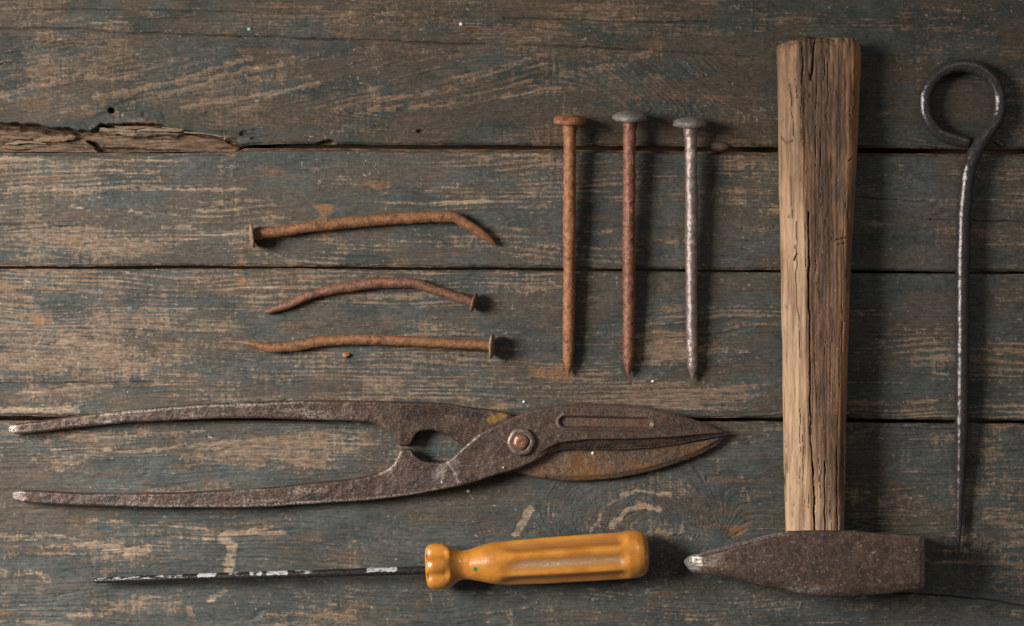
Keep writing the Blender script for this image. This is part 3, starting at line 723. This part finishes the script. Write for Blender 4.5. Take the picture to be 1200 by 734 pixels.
_rh = np.random.RandomState(5)
fine = []
for _ in range(70):
    x0_, y0_ = _rh.uniform(918, 1000), _rh.uniform(60, 620); l_ = _rh.uniform(8, 60)
    fine.append(([(x0_, y0_), (x0_ + _rh.normal(0, 1), y0_ + l_)], _rh.uniform(.18, .45), _rh.uniform(1, 2.5)))
for pts, wdt, dp in fine + [([(946,250),(946,330),(947,420),(948,520),(952,575),(953,640)], .85, 6), ([(939,55),(940,75),(938,100)], .6, 3), ([(953,46),(952,70),(949,95)], 1.1, 5), ([(968,60),(969,110),(966,140)], .4, 2), ([(933,260),(932,330),(936,420)], .5, 2),
                     ([(964,540),(965,640)], .8, 4), ([(978,520),(980,640)], .6, 3), ([(972,400),(970,470)], .4, 2), ([(985,350),(984,420)], .4, 2), ([(926,100),(929,160)], .6, 2.2), ([(916,160),(922,168),(929,166)], .9, 3), ([(977,282),(991,279)], .7, 3), ([(980,287),(990,285)], .6, 3), ([(933,298),(930,305)], 1, 3), ([(992,190),(997,186)], 1, 3)]:
    dd = seg_dist(Xh + (vn(Yh / 12, 0 * Yh, 52) - .5) * 2.0, Yh, pts)
    q = 1 - ss(.2, 1.3, dd / (wdt * (.55 + vn(Yh / 15, 0 * Yh, 53))))
    Zh = Zh - topm * q * dp; pitd = np.maximum(pitd, q * .8)
gr = vn(Xh / 3.2, Yh / 110, 54); gr2 = vn(Xh / 1.5, Yh / 60, 55)
Zh = Zh + topm * ((gr - .5) * .9 + (gr2 - .5) * .6 + (fbm(Xh / 20, Yh / 60, 56) - .5) * 3)
Xh = Xh + (fbm(Zh / 12, Yh / 45, 57) - .5) * 2.0
# scalloped, chewed butt end
endn = np.abs(np.sin(Xh / 4.4 + 3 * vn(Xh / 20, 0 * Xh, 58))) * -2.6 + vn(Xh / 9, Zh / 30, 58) * 6.0 + vn(Xh / 2.5, Zh / 14, 59) * 2.4 - 1.5
kk = 1 - ss(0, 26, Yh - 46)
Yh2 = Yh + endn * kk + kk * 7 * np.clip(np.abs((Xh - ((xl + xr) / 2)[:, None]) / (wd / 2)[:, None]), 0, 1) ** 7
Zh = Zh - topm * 2.2 * (1 - ss(0, 7, Yh - 46)) * (vn(Xh / 8, 0 * Xh, 60) + .5)
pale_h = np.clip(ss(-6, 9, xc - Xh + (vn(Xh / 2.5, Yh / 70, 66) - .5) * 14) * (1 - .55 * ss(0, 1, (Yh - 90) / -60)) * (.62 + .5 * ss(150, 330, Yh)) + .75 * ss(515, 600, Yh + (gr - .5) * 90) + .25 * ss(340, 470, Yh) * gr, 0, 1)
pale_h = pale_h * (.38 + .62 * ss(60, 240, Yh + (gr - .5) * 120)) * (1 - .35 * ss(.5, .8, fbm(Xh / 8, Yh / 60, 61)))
dark_h = np.clip((.85 * np.exp(-(((Xh - 972) / 22) ** 2 + ((Yh - 215) / 120) ** 2)) * ss(.28, .50, fbm(Xh / 16, Yh / 50, 62)) * 1.3
          + .5 * np.exp(-(((Xh - 966) / 14) ** 2 + ((Yh - 275) / 45) ** 2)) + .55 * (1 - ss(60, 180, Yh)) * ss(.38, .62, fbm(Xh / 12, Yh / 50, 63)) * (Xh > 935)
          + .6 * np.exp(-(((Xh - 958) / 14) ** 2 + ((Yh - 455) / 22) ** 2)) + .55 * np.exp(-(((Xh - 968) / 12) ** 2 + ((Yh - 480) / 60) ** 2)) * ss(.3, .6, fbm(Xh / 8, Yh / 40, 64)) + .6 * ss(.50, .66, fbm(Xh / 12, Yh / 80, 69))), 0, .95) * (Xh > xc - 3)
or_h = np.clip(ss(0, 10, Xh - (xr[:, None] - 22 + 10 * vn(Yh / 40, 0 * Yh, 65))) * (1 - ss(420, 560, Yh)), 0, 1) * .85 * (1 - .6 * dark_h)
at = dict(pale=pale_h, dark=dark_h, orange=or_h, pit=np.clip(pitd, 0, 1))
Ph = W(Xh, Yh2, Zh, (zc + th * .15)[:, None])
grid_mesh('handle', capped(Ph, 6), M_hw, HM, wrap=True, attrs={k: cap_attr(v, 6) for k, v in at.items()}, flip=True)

# ------------------------------------------------------------------ ring-ended iron skewer
M_iron = mat_metal('dark_iron', (.078, .070, .068), (.052, .047, .046), (.125, .110, .105), (.08, .056, .046), (.58, .68), (.20, .32), .6, 2.4, speck=(.18, .16, .16), speck_thr=(.72, .80), bump=.25)
ring = [(1135,168),(1112,161.5)]
for a in np.radians(np.arange(128, 414, 12)):
    ring.append((1127.5 + 44 * math.cos(a), 121.5 + 44.5 * math.sin(a)))
ring += [(1156,156),(1147.5,169),(1140.5,182),(1134,199),(1130.8,225),(1128,260),(1127,320),(1127,400),(1127,460),(1126.5,510),(1125.5,560),(1124.5,600),(1123.8,646)]
L = 0; pp = np.array(ring); s_ = np.concatenate([[0], np.cumsum(np.hypot(*np.diff(pp, axis=0).T))]); s_ /= s_[-1]
def at_y(y):  # arc fraction on the straight part
    i = len(pp) - 13; return float(np.interp(y, pp[i:, 1], s_[i:]))
sk = rod('hooked_rod', ring, [(0, 10), (.3, 12), (at_y(200), 15), (at_y(400), 13), (1, 7)],
         [(0, 6.3), (.006, 7.3), (.3, 7.8), (at_y(170), 8.4), (at_y(200), 8.3), (at_y(470), 8.4), (at_y(530), 7.4), (at_y(570), 5.4), (at_y(615), 3.6), (.995, 1.8), (1, .6)], M_iron, None, 10, 28, 1.2, 61, .15)
sk.name = 'iron_skewer'
tag(sk, 'long dark iron rod with a ring bent at its top end, right of the hammer', 'skewer')

# ------------------------------------------------------------------ screwdriver
SD = empty('screwdriver', 430, 667)
tag(SD, 'old flathead screwdriver with an amber fluted plastic handle and a black paint-flecked shaft', 'screwdriver')
def amber():
    n = N('amber_plastic')
    a = n.noise(110, 4, .6); b = n.noise(900, 4, .6); g = n.noise(200, 4, .6, stretch=(.25, 1, 1))
    c = n.mix(n.ramp(a, .35, .65), (.54, .228, .030), (.42, .162, .020))
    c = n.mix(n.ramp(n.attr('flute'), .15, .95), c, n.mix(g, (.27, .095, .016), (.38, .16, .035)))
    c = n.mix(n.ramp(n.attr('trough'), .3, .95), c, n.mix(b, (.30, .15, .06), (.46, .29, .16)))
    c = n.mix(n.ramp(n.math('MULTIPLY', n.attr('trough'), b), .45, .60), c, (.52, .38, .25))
    c = n.mix(n.ramp(b, .66, .74, 0, .6), c, (.60, .42, .22))
    c = n.mix(n.attr('green'), c, (.03, .16, .03))
    n.bump(n.math('ADD', a, n.math('MULTIPLY', b, .5)), .45, .0007)
    n.b.inputs['Subsurface Weight'].default_value = .45
    n.b.inputs['Subsurface Radius'].default_value = (1.0, .45, .1)
    n.b.inputs['Subsurface Scale'].default_value = .004
    n.b.inputs['Coat Weight'].default_value = 1.0; n.b.inputs['Coat Roughness'].default_value = .07
    return n.out(c, n.ramp(b, .3, .7, .28, .42), 0, .5)
M_amb = amber()
ca, sa = math.cos(-.0645), math.sin(-.0645)
def along(t, q): return 498.5 + t * ca - q * sa, 666.5 + t * sa + q * ca
# lathe profile: t along axis, radius
PR = [(0,0),(0,16),(.6,22),(3,26.4),(8,28.6),(15,29),(22,28.2),(28,25.6),(33,21.6),(39,18.2),(44,17.0),(52,17.8),(62,20.5),(74,23.6),(88,25.8),(105,27),(140,28),(180,28.4),(215,28.6),(240,28.6),(250,27.8),(257,25.4),(261,21),(263,14),(263.8,7),(264,0)]
tt = np.array([p[0] for p in PR]); rp = np.array([p[1] for p in PR]); sarc = np.concatenate([[0], np.cumsum(np.hypot(np.diff(tt), np.diff(rp)))])
sp_ = np.linspace(0, sarc[-1], 300); T = np.interp(sp_, sarc, tt); Rr = np.interp(sp_, sarc, rp)
for _ in range(3):
    T[1:-1] = .25 * T[:-2] + .5 * T[1:-1] + .25 * T[2:]; Rr[1:-1] = .25 * Rr[:-2] + .5 * Rr[1:-1] + .25 * Rr[2:]
ang = np.linspace(0, 2 * np.pi, 160, endpoint=False)[None]
T2 = T[:, None] + 0 * ang; R2 = Rr[:, None] + 0 * ang
phase = np.pi / 2 - .06
lob = .5 + .5 * np.cos(7 * (ang - phase))          # 1 at a flute centre
fl_ = lob ** .8
on = ss(78, 112, T2) * (1 - ss(226, 240, T2))
R3 = R2 - 5.0 * fl_ * on
onc = ss(.5, 4, T2) * (1 - ss(22, 30, T2)); lobc = (.5 + .5 * np.cos(6 * (ang - phase + .25)))
R3 = R3 * (1 - .19 * (lobc ** 1.5) * onc)
R3 = R3 * (1 + .012 * (fbm3(T2 / 20, np.cos(ang) * 2 + 0 * T2, np.sin(ang) * 2 + 0 * T2, 5) - .5))
qh = R3 * np.cos(ang); zh = R3 * np.sin(ang) + 29.5
XX, YY = along(T2, qh)
gm = (1 - ss(2.0, 3.4, np.hypot(XX - 557.5, (YY - 666) * 1.0))) * (zh > 30)
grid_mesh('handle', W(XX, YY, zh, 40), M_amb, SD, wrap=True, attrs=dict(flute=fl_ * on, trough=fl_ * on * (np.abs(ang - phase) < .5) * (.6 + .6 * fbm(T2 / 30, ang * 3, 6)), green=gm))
n = N('black_shaft')
pf = n.noise(800, 6, .75, stretch=(.4, 1, 1)); bb = n.noise(1200, 3, .6)
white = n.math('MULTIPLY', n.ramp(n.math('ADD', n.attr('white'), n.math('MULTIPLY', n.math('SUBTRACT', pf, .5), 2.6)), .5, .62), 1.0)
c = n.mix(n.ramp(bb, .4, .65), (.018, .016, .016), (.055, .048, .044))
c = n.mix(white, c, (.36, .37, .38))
n.bump(bb, .4, .0004)
M_sh = n.out(c, .34, n.math('MULTIPLY', n.math('SUBTRACT', 1.0, white), .5), .5)
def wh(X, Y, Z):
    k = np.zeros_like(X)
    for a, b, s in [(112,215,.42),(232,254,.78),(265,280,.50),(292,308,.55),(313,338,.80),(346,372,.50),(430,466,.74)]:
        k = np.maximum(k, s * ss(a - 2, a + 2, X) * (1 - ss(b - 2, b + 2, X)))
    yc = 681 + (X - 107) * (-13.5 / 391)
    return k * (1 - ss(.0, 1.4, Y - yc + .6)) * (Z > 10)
rod('shaft', [(108,681.5),(125,681),(200,678),(300,674.5),(400,671),(500,667.3)], [(0, 16), (.15, 18), (1, 29)],
    [(0, 1.6), (.01, 3.2), (.08, 4.0), (.3, 4.5), (.9, 4.8), (1, 4.8)], M_sh, SD, 22, 24, 1.1, 71, .14, attrs=dict(white=wh))

# ------------------------------------------------------------------ crumbs, chips and beads on the planks
def simple(name, c1, c2, rough=.8):
    n = N(name); return n.out(n.mix(n.noise(1500, 3), c1, c2), rough)
M_flake = simple('rust_crumb', (.20, .075, .025), (.42, .2, .08)); M_chip = simple('wood_chip', (.23, .15, .095), (.40, .29, .19))
M_bead = simple('pale_paint', (.55, .6, .58), (.7, .74, .7), .4); M_teal = simple('teal_paint', (.22, .42, .40), (.35, .55, .5), .4); M_wht = simple('white_paint', (.42, .40, .36), (.68, .66, .6), .5)
def lump(name, cx, cy, rx, ry, rz, mat, seed, z=0, rot=0, rough=.5, parent=None):
    th_ = np.linspace(0, np.pi, 15)[:, None]; ph = np.linspace(0, 2 * np.pi, 24, endpoint=False)[None]
    x = np.sin(th_) * np.cos(ph); y = np.sin(th_) * np.sin(ph); z_ = np.cos(th_) + 0 * ph
    k = 1 + rough * (fbm3(x * 1.5 + 3, y * 1.5, z_ * 1.5, seed, 3) - .5) * 2
    X, Y = x * k * rx, y * k * ry; c_, s_2 = math.cos(rot), math.sin(rot)
    return grid_mesh(name, W(cx + X * c_ - Y * s_2, cy + X * s_2 + Y * c_, np.maximum(z_ * k * rz + rz * .7 + z, z - .8), z), mat, parent, wrap=True)
tag(lump('rust_crumb', 405.5, 416, 4.6, 3.2, 2.6, M_flake, 1), 'small orange rust crumb below the lowest bent nail', 'rust crumb')
tag(lump('paint_bead', 292, 34.5, 2.2, 1.8, 1.2, M_teal, 2, rough=.5), 'tiny teal paint bead on the top plank', 'paint bead')
tag(lump('paint_bead', 540.5, 28.5, 2.3, 2.1, 1.2, M_wht, 3, rough=.5), 'tiny white paint bead on the top plank left of the upright nails', 'paint bead')
tag(lump('paint_bead', 765, 447, 1.8, 1.3, .9, M_bead, 4, rough=.6), 'tiny pale blue-grey paint speck below and right of the reddish upright nail', 'paint speck')
tag(lump('paint_bead', 614, 471, 1.8, 1.3, .9, M_bead, 5, rough=.6), 'tiny pale speck on the third plank just above the snips', 'paint speck')
tag(lump('paint_bead', 549, 575.5, 2.6, 1.8, 1.6, M_wht, 6, rough=.3), 'tiny white speck on the plank just under the lower edge of the snips', 'paint speck')
for x, y, r_, s in [(518,565.5,2.3,7),(695,531,1.7,8),(590,548,1.0,9)]:
    o = lump('paint_fleck', x, y, r_, r_ * 1.15, 1.0, M_wht, s, z=(28 if s != 8 else 14) - (5 if s == 7 else 0), rough=.6)
    # flecks of paint stuck to the snips are parts of the snips
    o.parent = SN; o.location = -np.array(SN.location)
tag(lump('wood_crumb', 840, 172, 13, 5, 5, simple('chip_brown', (.085, .052, .036), (.15, .095, .07)), 10, z=-2, rough=.35), 'brown wood crumb in the seam beside the silvery nail', 'wood crumb')
tag(lump('wood_crumb', 1129, 646, 6, 3, 2.6, simple('chip_grey', (.14, .11, .09), (.2, .16, .13)), 12, rough=.6), 'small grey wood crumb at the tip of the iron skewer', 'wood crumb')
tag(lump('wood_crumb', 1171, 168, 6, 2.0, 1.8, simple('chip_dark', (.10, .085, .07), (.16, .13, .11)), 13, rot=.7, rough=.8), 'dark wood crumb beside the skewer ring over the first seam', 'wood crumb')

def splinter(pts, zs, rads, seed, mat=M_chip, flat=.45):
    o = rod('splinter', pts, zs, rads, mat, TT, 0, 20, .8, seed, 1.6, flat)
    return o
M_spl = simple('splinter_wood', (.065, .036, .020), (.21, .125, .07)); M_spl2 = simple('grey_splinter_wood', (.07, .048, .032), (.25, .18, .12))
for pts, zs, rd, sd, mt in [
    ([(38,164),(55,162.5),(75,162),(88,160)], [(0,-8),(1,-5)], [(0,1),(.15,2.6),(.5,3.4),(.7,4.2),(.93,2.8),(1,.6)], 81, M_spl),
    ([(0,160),(14,160.5),(34,162)], [(0,-8),(1,-7)], [(0,1.6),(.5,2.0),(1,.5)], 82, M_spl),
    ([(4,168),(30,166),(52,168)], [(0,-9),(1,-8)], [(0,.8),(.3,2.0),(.6,1.0),(1,.4)], 87, M_spl2),
    ([(116,150),(128,152.5),(142,152),(158,154)], [(0,-4),(1,-4)], [(0,1),(.2,2.6),(.5,1.6),(.75,2.4),(1,.5)], 83, M_spl2),
    ([(134,148),(150,150),(168,149),(186,151)], [(0,-3),(1,-2)], [(0,.8),(.3,1.8),(.6,1.2),(1,.4)], 88, M_spl),
    ([(160,153.5),(176,152),(192,152.5),(214,153.5)], [(0,-3),(1,-1)], [(0,1.0),(.3,2.4),(.6,1.4),(.85,1.6),(1,.4)], 84, M_spl2),
    ([(190,149.5),(204,151.5),(216,152)], [(0,-1),(1,0)], [(0,.4),(.5,1.4),(1,.5)], 89, M_spl2),
    ([(215,155),(238,156),(262,160)], [(0,-2),(1,-2)], [(0,.6),(.4,1.2),(.9,1.0),(1,.4)], 90, M_spl2),
    ([(262,156),(264,160),(263,164)], [(0,-1),(1,-2)], [(0,.8),(.5,1.6),(1,.8)], 85, M_spl2),
    ([(0,172),(20,173),(33,173.5)], [(0,-7),(1,-7)], [(0,1.4),(.5,2),(1,.5)], 86, M_spl)]:
    splinter(pts, zs, rd, sd, mt)
